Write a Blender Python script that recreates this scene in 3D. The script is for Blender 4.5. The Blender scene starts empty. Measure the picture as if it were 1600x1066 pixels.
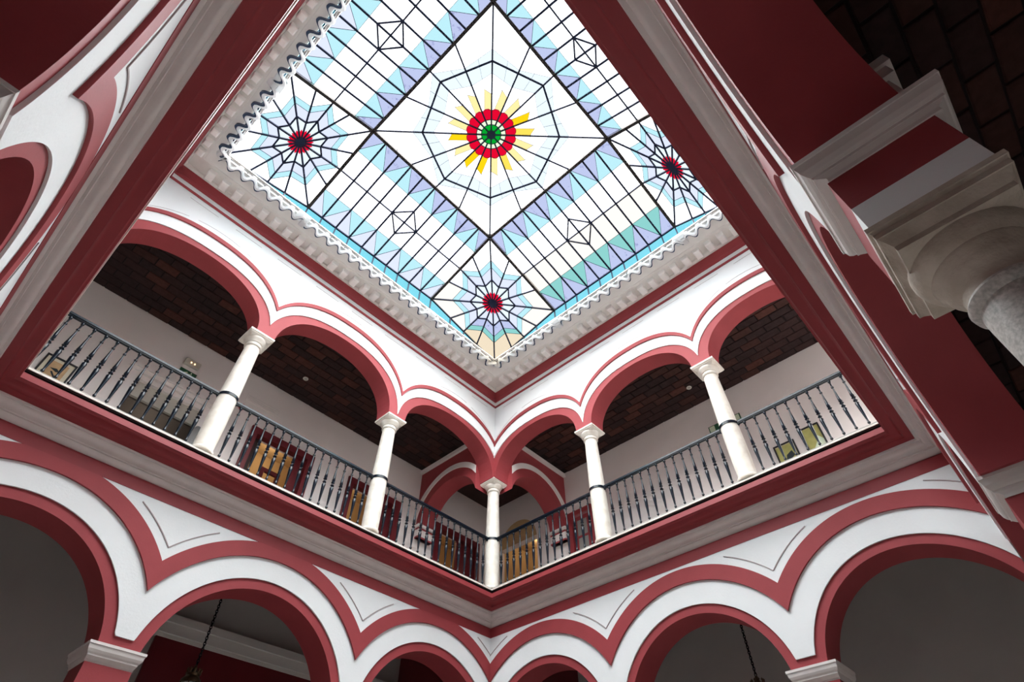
import bpy, bmesh, math, random
from mathutils import Matrix, Vector
random.seed(7)
sc = bpy.context.scene
COL = sc.collection
PI = math.pi

# ---------------------------------------------------------------- camera, sky, exposure
cam_d = bpy.data.cameras.new('camera')
cam = bpy.data.objects.new('camera', cam_d)
COL.objects.link(cam)
cam_d.sensor_width = 36.0
cam_d.lens = 36.0 * 881.0805 / 1600.0
cam_d.clip_start = 0.02
RM = [[-0.6750634, 0.5490416, 0.4927907], [0.7377311, 0.5082429, 0.4443444], [-0.0064938, 0.6635077, -0.7481412]]
cam.matrix_world = Matrix(((RM[0][0], RM[0][1], RM[0][2], 7.31279), (RM[1][0], RM[1][1], RM[1][2], 7.14779),
                           (RM[2][0], RM[2][1], RM[2][2], -4.69834), (0, 0, 0, 1)))
sc.camera = cam
world = bpy.data.worlds.new('overcast_sky')
sc.world = world
world.use_nodes = True
bg = world.node_tree.nodes['Background']
bg.inputs[0].default_value = (0.96, 0.98, 1.0, 1)
bg.inputs[1].default_value = 2.5
sun_d = bpy.data.lights.new('fill_sun', 'SUN')      # added fill: very wide, soft sun lights the court without whitening the panes
sun_d.energy = 58.0
sun_d.angle = math.radians(118)
sun_d.color = (1.0, 0.985, 0.96)
sun = bpy.data.objects.new('fill_sun', sun_d)
COL.objects.link(sun)
sun.rotation_euler = (math.radians(-8), math.radians(8), 0)
sc.view_settings.view_transform = 'Standard'
sc.view_settings.look = 'None'
sc.view_settings.exposure = 0.0
sc.view_settings.gamma = 1.0
sc.cycles.use_denoising = True
sc.cycles.max_bounces = 10
sc.cycles.diffuse_bounces = 6
sc.cycles.transparent_max_bounces = 12
sc.cycles.sample_clamp_indirect = 8.0

# ---------------------------------------------------------------- materials
def mat(name, col, rough=0.75, spec=0.3, metal=0.0, noise=0.0, scale=6.0, col2=None, bump=0.0, bscale=None, detail=4.0):
    m = bpy.data.materials.new(name)
    m.use_nodes = True
    nt = m.node_tree
    b = nt.nodes['Principled BSDF']
    b.inputs['Base Color'].default_value = (*col, 1)
    b.inputs['Roughness'].default_value = rough
    b.inputs['Specular IOR Level'].default_value = spec
    b.inputs['Metallic'].default_value = metal
    if noise or col2 or bump:
        tc = nt.nodes.new('ShaderNodeTexCoord')
        ge = nt.nodes.new('ShaderNodeNewGeometry')
        nz = nt.nodes.new('ShaderNodeTexNoise')
        nz.inputs['Scale'].default_value = scale
        nz.inputs['Detail'].default_value = detail
        nt.links.new(ge.outputs['Position'], nz.inputs['Vector'])
        if noise or col2:
            rp = nt.nodes.new('ShaderNodeValToRGB')
            rp.color_ramp.elements[0].position = 0.32
            rp.color_ramp.elements[1].position = 0.68
            c2 = col2 or tuple(c * (1 - noise) for c in col)
            rp.color_ramp.elements[0].color = (*c2, 1)
            rp.color_ramp.elements[1].color = (*col, 1)
            nt.links.new(nz.outputs['Fac'], rp.inputs['Fac'])
            nt.links.new(rp.outputs['Color'], b.inputs['Base Color'])
        if bump:
            n2 = nt.nodes.new('ShaderNodeTexNoise')
            n2.inputs['Scale'].default_value = bscale or scale * 6
            n2.inputs['Detail'].default_value = 5
            nt.links.new(ge.outputs['Position'], n2.inputs['Vector'])
            bp = nt.nodes.new('ShaderNodeBump')
            bp.inputs['Strength'].default_value = bump
            bp.inputs['Distance'].default_value = 0.01
            nt.links.new(n2.outputs['Fac'], bp.inputs['Height'])
            nt.links.new(bp.outputs['Normal'], b.inputs['Normal'])
    return m

WHITE = mat('white_plaster', (0.80, 0.82, 0.83), 0.85, 0.2, noise=0.04, scale=2.0, bump=0.15, bscale=40)
TERRA = mat('terracotta_paint', (0.33, 0.052, 0.060), 0.6, 0.25, noise=0.10, scale=3.0, bump=0.1, bscale=50)
TERRA2 = mat('terracotta_moulding_paint', (0.28, 0.036, 0.043), 0.5, 0.3, noise=0.10, scale=3.0)
CREAM = mat('grey_cream_moulding', (0.72, 0.675, 0.655), 0.7, 0.25, noise=0.08, scale=5.0)
STUCCO = mat('cornice_stucco', (0.80, 0.78, 0.75), 0.85, 0.15, noise=0.06, scale=6.0)
DENT = mat('lit_dentil_stucco', (0.90, 0.89, 0.87), 0.85, 0.15)  # whiter than the cornice stucco: painted-in light caught by the dentil faces
ROOFM = mat('dark_roof_felt', (0.035, 0.035, 0.04), 0.9, 0.1)
LINE = mat('incised_line_grey', (0.40, 0.34, 0.34), 0.8, 0.1)
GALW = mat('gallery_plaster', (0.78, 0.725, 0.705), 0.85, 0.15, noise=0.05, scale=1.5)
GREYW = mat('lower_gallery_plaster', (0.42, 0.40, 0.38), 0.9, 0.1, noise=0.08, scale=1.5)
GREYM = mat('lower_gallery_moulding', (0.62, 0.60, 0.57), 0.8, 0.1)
MAROON = mat('maroon_paint', (0.14, 0.012, 0.018), 0.5, 0.3, noise=0.15, scale=3)
MARBLE = mat('white_marble', (0.80, 0.76, 0.70), 0.35, 0.4, noise=0.0, scale=7, col2=(0.66, 0.60, 0.53), detail=8)
STONE = mat('weathered_limestone', (0.56, 0.50, 0.43), 0.7, 0.25, col2=(0.40, 0.34, 0.28), scale=9, bump=0.35, bscale=60, detail=8)
GRANITE = mat('speckled_grey_granite', (0.60, 0.58, 0.55), 0.4, 0.4, col2=(0.34, 0.33, 0.31), scale=70, bump=0.1, bscale=120)
IRON = mat('blue_black_iron', (0.003, 0.006, 0.013), 0.22, 0.28, metal=0.0)
LEAD = mat('dark_lead', (0.008, 0.013, 0.038), 0.6, 0.2)
STEEL = mat('brown_black_steel', (0.030, 0.025, 0.024), 0.6, 0.2)
JOINT = mat('dark_joint', (0.018, 0.012, 0.012), 0.9, 0.1)
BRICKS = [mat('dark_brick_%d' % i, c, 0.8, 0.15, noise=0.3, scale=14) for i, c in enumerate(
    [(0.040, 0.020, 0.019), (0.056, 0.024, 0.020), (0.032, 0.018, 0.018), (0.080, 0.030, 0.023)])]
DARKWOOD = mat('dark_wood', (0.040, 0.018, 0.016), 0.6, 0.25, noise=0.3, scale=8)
OCHRE = mat('ochre_plaster', (0.50, 0.34, 0.17), 0.8, 0.15, noise=0.08, scale=2)
CREAMDOOR = mat('cream_joinery', (0.50, 0.48, 0.42), 0.6, 0.25)
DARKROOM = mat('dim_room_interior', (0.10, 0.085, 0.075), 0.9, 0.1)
GLASSY = mat('curtained_glass', (0.30, 0.30, 0.28), 0.15, 0.5)
PVC = mat('white_shade_fabric', (0.86, 0.86, 0.86), 0.4, 0.4)
_nt = PVC.node_tree; _p = _nt.nodes['Principled BSDF']; _o = [n for n in _nt.nodes if n.type == 'OUTPUT_MATERIAL'][0]
_t = _nt.nodes.new('ShaderNodeBsdfTranslucent'); _t.inputs[0].default_value = (0.86, 0.87, 0.88, 1)
_m = _nt.nodes.new('ShaderNodeMixShader'); _m.inputs[0].default_value = 0.5
_nt.links.new(_p.outputs[0], _m.inputs[1]); _nt.links.new(_t.outputs[0], _m.inputs[2]); _nt.links.new(_m.outputs[0], _o.inputs[0])
NAVY = mat('navy_scallop_shadow', (0.012, 0.035, 0.085), 0.4, 0.4)  # dark colour for the shadow under the white scallops
PIPE = mat('brushed_gutter_metal', (0.62, 0.60, 0.58), 0.25, 0.5, metal=0.8)
BRASS = mat('aged_brass', (0.10, 0.065, 0.035), 0.4, 0.5, metal=0.8)
BLACK = mat('black_frame', (0.012, 0.010, 0.010), 0.5, 0.3)
PAPER = mat('cream_mount', (0.72, 0.66, 0.52), 0.8, 0.1)
GREEN = mat('sign_green', (0.02, 0.09, 0.045), 0.5, 0.3)
SIGNW = mat('sign_pale_green', (0.62, 0.72, 0.55), 0.5, 0.3)
REDP = mat('alarm_red', (0.45, 0.01, 0.012), 0.4, 0.4)
FLOORM = mat('patio_floor_stone', (0.42, 0.39, 0.37), 0.6, 0.3, noise=0.12, scale=3)
def glass(name, col, milk=0.0, dirt=None):
    col = tuple(math.sqrt(c) for c in col)      # a pane is crossed twice, once through each face
    dirt = tuple(math.sqrt(c) for c in dirt) if dirt else None
    """stained glass: light goes straight through, tinted; milk adds diffusing opal; dirt adds dark grime specks on the pane"""
    m = bpy.data.materials.new(name); m.use_nodes = True
    nt = m.node_tree
    for n in list(nt.nodes):
        if n.type != 'OUTPUT_MATERIAL': nt.nodes.remove(n)
    out = [n for n in nt.nodes if n.type == 'OUTPUT_MATERIAL'][0]
    t = nt.nodes.new('ShaderNodeBsdfTransparent')
    t.inputs[0].default_value = (*col, 1)
    if dirt:
        ge = nt.nodes.new('ShaderNodeNewGeometry')
        nz = nt.nodes.new('ShaderNodeTexNoise'); nz.inputs['Scale'].default_value = 5.0; nz.inputs['Detail'].default_value = 9; nz.inputs['Roughness'].default_value = 0.75
        rp = nt.nodes.new('ShaderNodeValToRGB')
        rp.color_ramp.elements[0].position = 0.34; rp.color_ramp.elements[0].color = (*dirt, 1)
        rp.color_ramp.elements[1].position = 0.43; rp.color_ramp.elements[1].color = (*col, 1)
        nt.links.new(ge.outputs['Position'], nz.inputs['Vector'])
        nt.links.new(nz.outputs['Fac'], rp.inputs['Fac'])
        nt.links.new(rp.outputs['Color'], t.inputs[0])
    g = nt.nodes.new('ShaderNodeBsdfGlossy'); g.inputs['Roughness'].default_value = 0.1; g.inputs[0].default_value = (0.5, 0.5, 0.5, 1)
    mx = nt.nodes.new('ShaderNodeMixShader'); mx.inputs[0].default_value = 0.002
    nt.links.new(t.outputs[0], mx.inputs[1]); nt.links.new(g.outputs[0], mx.inputs[2]); nt.links.new(mx.outputs[0], out.inputs[0])
    return m
S_ = 2.2
def tint(r, g, b):
    def l(v):
        v /= 255.0
        return ((v + 0.055) / 1.055) ** 2.4 / S_
    return (l(r), l(g), l(b))
G_WHITE = glass('opal_white_glass', (0.80, 0.80, 0.81))
G_IVORY = glass('ivory_glass', tint(254, 248, 238))
G_CYAN = glass('cyan_glass', tint(186, 232, 240))
G_CYAN2 = glass('turquoise_glass', tint(120, 205, 215), dirt=tint(90, 190, 190))
G_SKIRT = glass('bright_turquoise_glass', tint(130, 215, 232))
G_PALE = glass('pale_blue_glass', tint(234, 246, 252))
G_VIOLET = glass('violet_glass', tint(188, 196, 230), dirt=tint(140, 145, 190))
G_VIOLET2 = glass('pale_violet_glass', tint(222, 228, 248))
G_RED = glass('red_glass', tint(226, 8, 48))
G_GREEN = glass('green_glass', tint(0, 165, 45))
G_LIME = glass('pale_lime_glass', tint(235, 250, 215))
G_YEL = glass('yellow_glass', tint(252, 210, 20))
G_MYEL = glass('mid_yellow_glass', tint(254, 222, 90))
G_PYEL = glass('pale_yellow_glass', tint(255, 236, 165))
G_TEAL = glass('teal_glass', tint(140, 205, 200))
G_AMBER = glass('tan_amber_glass', tint(236, 218, 190))

# ---------------------------------------------------------------- object helpers
def newobj(name, data, parent=None):
    o = bpy.data.objects.new(name, data)
    COL.objects.link(o)
    if parent: o.parent = parent
    return o
def tag(o, label=None, cat=None, group=None, kind=None):
    if label: o['label'] = label
    if cat: o['category'] = cat; o['kind'] = 'thing'
    if group: o['group'] = group
    if kind: o['kind'] = kind
    return o
class MB:
    def __init__(s): s.v = []; s.f = []; s.mi = []
    def add(s, vs, fs, mi=0):
        k = len(s.v); s.v += [tuple(v) for v in vs]; s.f += [tuple(i + k for i in f) for f in fs]; s.mi += [mi] * len(fs)
    def box(s, x0, x1, y0, y1, z0, z1, mi=0, F=None):
        vs = [(x, y, z) for z in (z0, z1) for y in (y0, y1) for x in (x0, x1)]
        if F: vs = [F(*v) for v in vs]
        s.add(vs, [(0, 1, 3, 2), (4, 6, 7, 5), (0, 4, 5, 1), (2, 3, 7, 6), (0, 2, 6, 4), (1, 5, 7, 3)], mi)
    def bar(s, a, b, w, h=None, up=(0, 0, 1), mi=0):
        a = Vector(a); b = Vector(b); d = (b - a).normalized(); up = Vector(up)
        x = d.cross(up)
        if x.length < 1e-4: x = d.cross(Vector((1, 0, 0)))
        x.normalize(); y = x.cross(d).normalized(); h = h or w
        vs = [p + x * (i * w / 2) + y * (j * h / 2) for p in (a, b) for i, j in ((-1, -1), (1, -1), (1, 1), (-1, 1))]
        s.add(vs, [(0, 1, 2, 3), (7, 6, 5, 4), (0, 4, 5, 1), (1, 5, 6, 2), (2, 6, 7, 3), (3, 7, 4, 0)], mi)
    def lathe(s, prof, c=(0, 0, 0), n=16, mi=0):
        k = len(prof); vs = []
        for i in range(n):
            a = 2 * PI * i / n
            for r, z in prof: vs.append((c[0] + r * math.cos(a), c[1] + r * math.sin(a), c[2] + z))
        fs = [(i * k + j, ((i + 1) % n) * k + j, ((i + 1) % n) * k + j + 1, i * k + j + 1) for i in range(n) for j in range(k - 1)]
        fs.append(tuple(i * k for i in range(n))[::-1]); fs.append(tuple(i * k + k - 1 for i in range(n)))
        s.add(vs, fs, mi)
    def mesh(s, name, mats, smooth=False, bevel=0):
        me = bpy.data.meshes.new(name)
        me.from_pydata(s.v, [], s.f)
        for m in (mats if isinstance(mats, (list, tuple)) else [mats]): me.materials.append(m)
        for p, i in zip(me.polygons, s.mi): p.material_index = i
        bm = bmesh.new(); bm.from_mesh(me)
        bmesh.ops.recalc_face_normals(bm, faces=bm.faces)
        bm.to_mesh(me); bm.free()
        if smooth:
            me.shade_smooth()
            try: me.set_sharp_from_angle(angle=math.radians(38))
            except Exception: pass
        return me
    def build(s, name, mats, parent=None, smooth=False, bevel=0):
        o = newobj(name, s.mesh(name, mats, smooth), parent)
        if bevel:
            b = o.modifiers.new('soft_edges', 'BEVEL'); b.width = bevel; b.segments = 2; b.limit_method = 'ANGLE'
        return o
def empty(name, loc=(0, 0, 0), rz=0.0):
    o = newobj(name, None); o.location = loc; o.rotation_euler = (0, 0, rz); o.empty_display_size = 0.2
    return o
def copy_tree(o, parent=None):
    c = o.copy(); COL.objects.link(c)
    if parent: c.parent = parent
    for ch in list(KIDS.get(o, [])): copy_tree(ch, c)
    return c
KIDS = {}

# ---------------------------------------------------------------- frames of the four court sides: s along, n outward from the slab lip, z up
W, D = 7.70, 6.87
def FA(s, n, z): return (s, -n, z)
def FB(s, n, z): return (-n, s, z)
def FC(s, n, z): return (W + n, s, z)
def FD(s, n, z): return (s, D + n * 1.035 + 0.010 * s * max(0.0, min(1.0, n / 0.4)), z)
FR = {'left': FA, 'right': FB, 'near_left': FC, 'near_right': FD}
ALONG_X = ('left', 'near_right')
BACK = 2.82      # back walls of the galleries
NL, NU = 0.43, 0.41      # faces of the lower and the upper arcade wall
TL, TU = 0.45, 0.40      # their thickness
ZC = 4.05        # upper gallery ceiling
ZF = 0.34        # upper gallery floor
GZ = -6.30       # patio floor
def span(side):
    return (0, W) if side in ALONG_X else (0, D)

def strips(F, ss, lo, hi, n0, n1, mb=None):
    """solid between the curves lo(s) and hi(s), from depth n0 to n1"""
    mb = mb or MB()
    run = []
    def flush(run):
        if len(run) < 2: return
        vs = []
        for s, a, b in run: vs += [F(s, n0, a), F(s, n0, b), F(s, n1, b), F(s, n1, a)]
        fs = []
        for i in range(len(run) - 1):
            p, q = 4 * i, 4 * i + 4
            for j in range(4): fs.append((p + j, p + (j + 1) % 4, q + (j + 1) % 4, q + j))
        fs.append((0, 1, 2, 3)); e = 4 * (len(run) - 1); fs.append((e + 3, e + 2, e + 1, e))
        mb.add(vs, fs)
    for s in ss:
        a, b = lo(s), hi(s)
        if b - a > 0.002: run.append((s, a, b))
        else: flush(run); run = []
    flush(run)
    return mb
def samples(s0, s1, arches, radii, step=0.12):
    out = {round(s0, 4), round(s1, 4)}
    n = int((s1 - s0) / step)
    for i in range(n + 1): out.add(round(s0 + (s1 - s0) * i / n, 4))
    for a in arches:
        for r in radii(a):
            for k in range(41):
                v = a[0] + r * math.cos(PI * k / 40)
                for e in (-0.0015, 0.0, 0.0015) if k in (0, 40) else (0.0,):
                    if s0 < v + e < s1: out.add(round(v + e, 4))
    for a, b in zip(arches, arches[1:]):
        m = (a[0] + b[0]) / 2
        for e in (-0.02, 0, 0.02): out.add(round(m + e, 4))
    return sorted(out)
def super_z(s, c, a, b, z0, p=2.0):
    t = abs(s - c) / a
    return z0 + b * (1 - t ** p) ** (1 / p) if t < 1 else -99.0

# ================================================================ LOWER ARCADE WALLS
#        side: (arch centres, pier centres, radii: soffit, white band, red band low, red band high)
LOW = {
    'left': ([0.867, 3.85, 6.833], [2.355, 5.345], (1.285, 1.415, 1.70, 1.90)),
    'right': ([0.735, 3.465, 6.20], [2.09, 4.85], (1.165, 1.285, 1.60, 1.81)),
    'near_left': ([0.735, 3.465, 6.20], [2.09, 4.87], (1.165, 1.285, 1.60, 1.81)),
    'near_right': ([0.70, 3.745, 6.833], [2.15, 5.355], (1.285, 1.415, 1.70, 1.90)),
}
ZAC = -2.50
ZPIER = -2.30
for side, (cs, ps, (r0, r1, r2, r3)) in LOW.items():
    F = FR[side]; s0, s1 = -NL, span(side)[1] + NL
    if side == 'near_right': s1 = W + NL
    if side == 'near_left': s1 = D + NL * 1.035 + 0.08
    arches = [(c,) for c in cs]
    ss = samples(s0, s1, arches, lambda a: (r0, r1, r2, r3))
    def circ(r, floor):
        def f(s):
            z = floor
            for c in cs:
                d = r * r - (s - c) ** 2
                if d > 0: z = max(z, ZAC + math.sqrt(d))
            return z
        return f
    root = strips(F, ss, circ(r0, ZPIER), lambda s: -0.05, NL, NL + TL).build('wall_' + side, TERRA)
    tag(root, {'left': 'lower arcade wall on the left of the far corner, red arches with white and red bands',
               'right': 'lower arcade wall on the right of the far corner, red arches with white and red bands',
               'near_left': 'lower arcade wall at the left edge, seen steeply from below, banded red and white',
               'near_right': 'lower arcade wall at the right edge with broad dark red arch underside'}[side], kind='structure')
    lim = lambda f: (lambda s: min(f(s), -0.645))
    lowband = strips(F, ss, circ(r1, -2.20), lim(circ(r2, -9)), NL - 0.022, NL)
    lowband.build('white_band', WHITE, root)
    f2, f3 = circ(r2, -9), circ(r3, -9)
    strips(F, ss, lambda s: f2(s) if f2(s) > -3 else -1.0, lambda s: min(f3(s), -0.645) if f2(s) > -3 else -1.0, NL - 0.052, NL - 0.001).build('red_band', TERRA, root)
    # spandrels above the red band (the end corners too)
    strips(F, ss, lambda s: min(f3(s) if f3(s) > -3 else -2.2, -0.64), lambda s: -0.62, NL - 0.040, NL - 0.002).build('white_spandrel', WHITE, root)
    # the grey line that follows each spandrel
    mb = MB()
    rl = r3 + 0.115
    for i, c in enumerate(cs):
        for sg in (-1, 1):
            other = cs[i + sg] if 0 <= i + sg < 3 else None
            end = (c + other) / 2 if other is not None else (s0 if sg < 0 else s1)
            e = abs(end - c)
            if e >= rl: continue
            a_end = math.acos(min(1, e / rl))
            a_top = math.acos(min(1, max(0.05, (e - 0.95) / rl)))
            pts = []
            for k in range(13):
                a = a_end + (a_top - a_end) * k / 12
                z = ZAC + rl * math.sin(a)
                if z < -0.70: pts.append(F(c + sg * rl * math.cos(a), NL - 0.043, z))
            for p_, q_ in zip(pts, pts[1:]): mb.bar(p_, q_, 0.011, 0.011)
    mb.build('incised_line', LINE, root)

# ================================================================ SLAB CORNICE (rings round the court, mitred corners)
def yD(n, s): return FD(s, n, 0)[1]
def ring(name, prof, m, label, kind='structure', smooth=False):
    mb = MB(); k = len(prof); vs = []
    for ci in range(4):
        for n, z in prof:
            x = -n if ci in (0, 3) else W + n
            y = -n if ci in (0, 1) else yD(n, x)
            vs.append((x, y, z))
    fs = []
    for ci in range(4):
        cj = (ci + 1) % 4
        for j in range(k): fs.append((ci * k + j, ci * k + (j + 1) % k, cj * k + (j + 1) % k, cj * k + j))
    mb.add(vs, fs)
    o = mb.build(name, m, smooth=smooth)
    return tag(o, label, kind=kind)
ring('trim_1', [(0.0, 0.0), (0.0, -0.022), (0.45, -0.022), (0.45, 0.20), (0.40, 0.19)], MARBLE, 'thin white marble edge of the upper gallery floor')
ring('trim_2', [(0.014, -0.022), (0.014, -0.045), (0.40, -0.045), (0.40, -0.022)], JOINT, 'dark strip painted for the shadow gap below the marble edge')  # near-black strip stands in for the shade in the gap
cyma = [(0.048, -0.045), (0.040, -0.06), (0.008, -0.075), (0.004, -0.155)] + [(0.018, -0.16), (0.035, -0.185)] + [(0.035 + 0.11 * math.sin(a * PI / 12) , -0.185 - 0.06 * (1 - math.cos(a * PI / 12))) for a in range(1, 7)] + [(0.20, -0.255), (0.24, -0.262), (0.46, -0.262), (0.46, -0.045)]
ring('trim_3', cyma, TERRA2, 'broad red cyma cornice round the court at gallery floor level', smooth=True)
wm = [(0.235, -0.262), (0.240, -0.285), (0.27, -0.285), (0.272, -0.30)] + [(0.272 + 0.075 * (1 - math.cos(a * PI / 10)), -0.30 - 0.07 * math.sin(a * PI / 10)) for a in range(1, 6)] + [(0.352, -0.385), (0.375, -0.385), (0.378, -0.41), (0.395, -0.44), (0.415, -0.46), (0.46, -0.46), (0.46, -0.262)]
ring('trim_4', wm, CREAM, 'grey cream stepped moulding below the red cornice', smooth=True)
ring('trim_5', [(0.418, -0.46), (0.392, -0.475), (0.385, -0.50), (0.385, -0.645), (0.46, -0.645), (0.46, -0.46)], TERRA2, 'plain dark red band above the lower arches')

# ================================================================ UPPER ARCADE WALLS
UP = {   # arches: (centre, inner half width, inner rise, outer half width, outer rise, red half width, red rise)
    'left': [(0.93, 1.29, 0.98), (3.935, 1.30, 1.09), (6.83, 1.25, 0.95)],
    'right': [(0.80, 1.16, 0.92), (3.525, 1.17, 0.92), (6.18, 1.11, 0.90)],
    'near_left': [(0.80, 1.16, 0.92), (3.525, 1.17, 0.92), (6.18, 1.11, 0.90)],
    'near_right': [(0.93, 1.29, 0.98), (3.935, 1.30, 1.09), (6.83, 1.25, 0.95)],
}
ZS = 2.80
ZTOP = 5.60
for side, ar in UP.items():
    F = FR[side]; s0, s1 = -NU, span(side)[1] + NU
    if side == 'near_left': s1 = yD(NU, W + NU)
    ss = samples(s0, s1, ar, lambda a: (a[1], a[1] + 0.21, a[1] + 0.21))
    def lo(s): return max([ZS] + [super_z(s, c, a, b, ZS, 2.15) for c, a, b in ar])
    def outer(s): return max([super_z(s, c, a + 0.21, b + 0.22, ZS - 0.10, 2.4) for c, a, b in ar])
    def redl(s): return max([super_z(s, c, a + 0.30, b + 0.44, ZS - 0.03, 2.3) for c, a, b in ar])
    def redh(s): return max([super_z(s, c, a + 0.335, b + 0.535, ZS - 0.03, 2.3) for c, a, b in ar])
    root = strips(F, ss, lo, lambda s: ZTOP, NU, NU + TU).build('wall_upper_' + side, TERRA)
    tag(root, {'left': 'upper arcade wall left of the far corner, white with pink edged arches',
               'right': 'upper arcade wall right of the far corner, white with pink edged arches',
               'near_left': 'upper arcade wall above the left cornice, hidden behind the gallery edge',
               'near_right': 'upper arcade wall above the right cornice, hidden behind the gallery edge'}[side], kind='structure')
    strips(F, ss, lambda s: max(outer(s), 2.9), lambda s: ZTOP - 0.12, NU - 0.018, NU).build('white_spandrel', WHITE, root)
    strips(F, ss, lambda s: max(redl(s), 2.9), lambda s: max(redh(s), 2.9), NU - 0.045, NU - 0.015).build('red_hood_moulding', TERRA, root)
    mb = MB(); mb.box(s0 + 0.02, s1 - 0.02, NU - 0.035, NU - 0.015, 4.865, 4.92, F=F); mb.build('thin_red_fillet', TERRA, root)
    mb = MB()
    for c, a, b in ar:     # faint scored lines in the plaster
        pts = [F(c + (a + 0.42) * math.cos(t), NU - 0.019, ZS + (b + 0.66) * math.sin(t)) for t in [PI * (0.22 + 0.56 * k / 18) for k in range(19)]]
        for k, (p_, q_) in enumerate(zip(pts, pts[1:])):
            if k % 6 != 5: mb.bar(p_, q_, 0.006, 0.004)
    for k in range(9):
        a = s0 + 0.3 + k * 0.9
        if a + 0.6 < s1: mb.bar(F(a, NU - 0.019, 4.74), F(a + 0.55, NU - 0.019, 4.74), 0.006, 0.004)
    mb.build('scored_line', LINE, root)
# red band and stucco cornice under the skylight: rings interpolated from the wall face (t=0) to the skylight frame (t=1)
XO, YO, XE, YE = 0.36, 0.285, 7.69, 6.93
CW = [(-NU, -NU), (W + NU, -NU), (W + NU, yD(NU, W + NU)), (-NU, yD(NU, -NU))]
CI = [(XO, YO), (XE, YO), (XE, YE), (XO, YE)]
def tp(ci, t): return (CW[ci][0] + (CI[ci][0] - CW[ci][0]) * t, CW[ci][1] + (CI[ci][1] - CW[ci][1]) * t)
def ring2(name, prof, m, label=None, parent=None, smooth=False):
    mb = MB(); k = len(prof); vs = []
    for ci in range(4):
        for t, z in prof:
            x, y = tp(ci, t); vs.append((x, y, z))
    fs = [(ci * k + j, ci * k + (j + 1) % k, ((ci + 1) % 4) * k + (j + 1) % k, ((ci + 1) % 4) * k + j) for ci in range(4) for j in range(k)]
    mb.add(vs, fs)
    o = mb.build(name, m, parent, smooth=smooth)
    return tag(o, label, kind='structure') if label else o
ring2('trim_6', [(-0.02, 5.05), (0.06, 5.05), (0.075, 5.10), (0.06, 5.14), (0.085, 5.30), (0.10, 5.34), (-0.02, 5.34)], TERRA, 'thick red moulding along the top of the upper walls')
soff = [(-0.02, 5.34), (0.12, 5.34), (0.14, 5.36), (0.16, 5.38), (0.16, 5.43), (0.56, 5.43), (0.58, 5.445), (0.93, 5.455), (0.95, 5.475), (0.985, 5.475), (0.985, 5.50), (0.45, 5.50), (0.45, 5.60), (-0.02, 5.60)]
cornice = ring2('trim_7', soff, STUCCO, 'grey white stucco cornice with dentils below the stained glass skylight')
tag(ring2('roof_glare_plate', [(0.44, 5.501), (0.975, 5.501), (0.975, 5.512), (0.44, 5.512)], ROOFM), 'added dark plate that stops roof glare behind the turquoise skirt', kind='structure')  # unseen plate, added to keep sunlit roof glare out of the skirt
# dentil blocks
for ci in range(4):
    cj = (ci + 1) % 4
    a0, a1 = tp(ci, 0.17), tp(cj, 0.17)
    b0, b1 = tp(ci, 0.47), tp(cj, 0.47)
    L = math.dist(a0, a1); n = int(L / 0.27)
    d = ((a1[0] - a0[0]) / L, (a1[1] - a0[1]) / L)
    wv = (b0[0] - a0[0], b0[1] - a0[1])
    nn = abs(wv[0] * -d[1] + wv[1] * d[0])
    inn = (-d[1], d[0])
    for k in range(n):
        s = (k + 0.5) * L / n
        if s < 0.35 or s > L - 0.35: continue
        c = (a0[0] + d[0] * s + inn[0] * nn / 2, a0[1] + d[1] * s + inn[1] * nn / 2)
        mb = MB(); hw = 0.072
        vs = []
        for z, sh in ((5.44, 0), (5.325, 0), (5.305, 0.018)):
            for i, j in ((-1, -1), (1, -1), (1, 1), (-1, 1)):
                vs.append((c[0] + d[0] * i * (hw - sh) + inn[0] * j * (nn / 2 - sh), c[1] + d[1] * i * (hw - sh) + inn[1] * j * (nn / 2 - sh), z))
        mb.add(vs, [(0, 1, 2, 3), (8, 9, 10, 11), (0, 1, 5, 4), (1, 2, 6, 5), (2, 3, 7, 6), (3, 0, 4, 7), (4, 5, 9, 8), (5, 6, 10, 9), (6, 7, 11, 10), (7, 4, 8, 11)])
        mb.build('dentil', DENT, cornice)
# roof above the galleries, closing the court round the skylight
mb = MB()
for ci in range(4):
    cj = (ci + 1) % 4
    o0 = (-3.2, -3.2), (W + 3.2, -3.2), (W + 3.2, D + 3.4), (-3.2, D + 3.4)
    vs = []
    for z in (5.60, 5.75):
        vs += [(*tp(ci, 0.43), z), (*tp(cj, 0.43), z), (*o0[cj], z), (*o0[ci], z)]
    mb.add(vs, [(0, 1, 2, 3), (4, 5, 6, 7), (0, 1, 5, 4), (1, 2, 6, 5), (2, 3, 7, 6), (3, 0, 4, 7)])
tag(mb.build('roof', ROOFM), 'flat roof over the galleries around the skylight', kind='structure')

# ================================================================ GALLERIES: floors, ceilings, back walls
def gal_boxes(z0, z1, n0, n1):
    mb = MB()
    y1 = D + 0.1
    mb.box(-n1, W + n1, -n1, -n0, z0, z1); mb.box(-n1, W + n1, y1 + n0, y1 + n1, z0, z1)
    mb.box(-n1, -n0, -n0, y1 + n0, z0, z1); mb.box(W + n0, W + n1, -n0, y1 + n0, z0, z1)
    return mb
tag(gal_boxes(-0.045, 0.26, 0.46, BACK + 0.2).build('floor_gallery', FLOORM), 'floor slab of the upper gallery behind the railings', kind='structure')
mb = gal_boxes(ZF - 0.08, ZF, 0.50, BACK); tag(mb.build('floor_gallery_paving', FLOORM), 'pale stone paving of the upper gallery', kind='structure')
mb = MB(); mb.box(-BACK - .2, W + BACK + .2, -BACK - .2, D + BACK + .4, GZ - 0.2, GZ); tag(mb.build('floor', FLOORM), 'pale stone floor of the patio', kind='structure')
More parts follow.
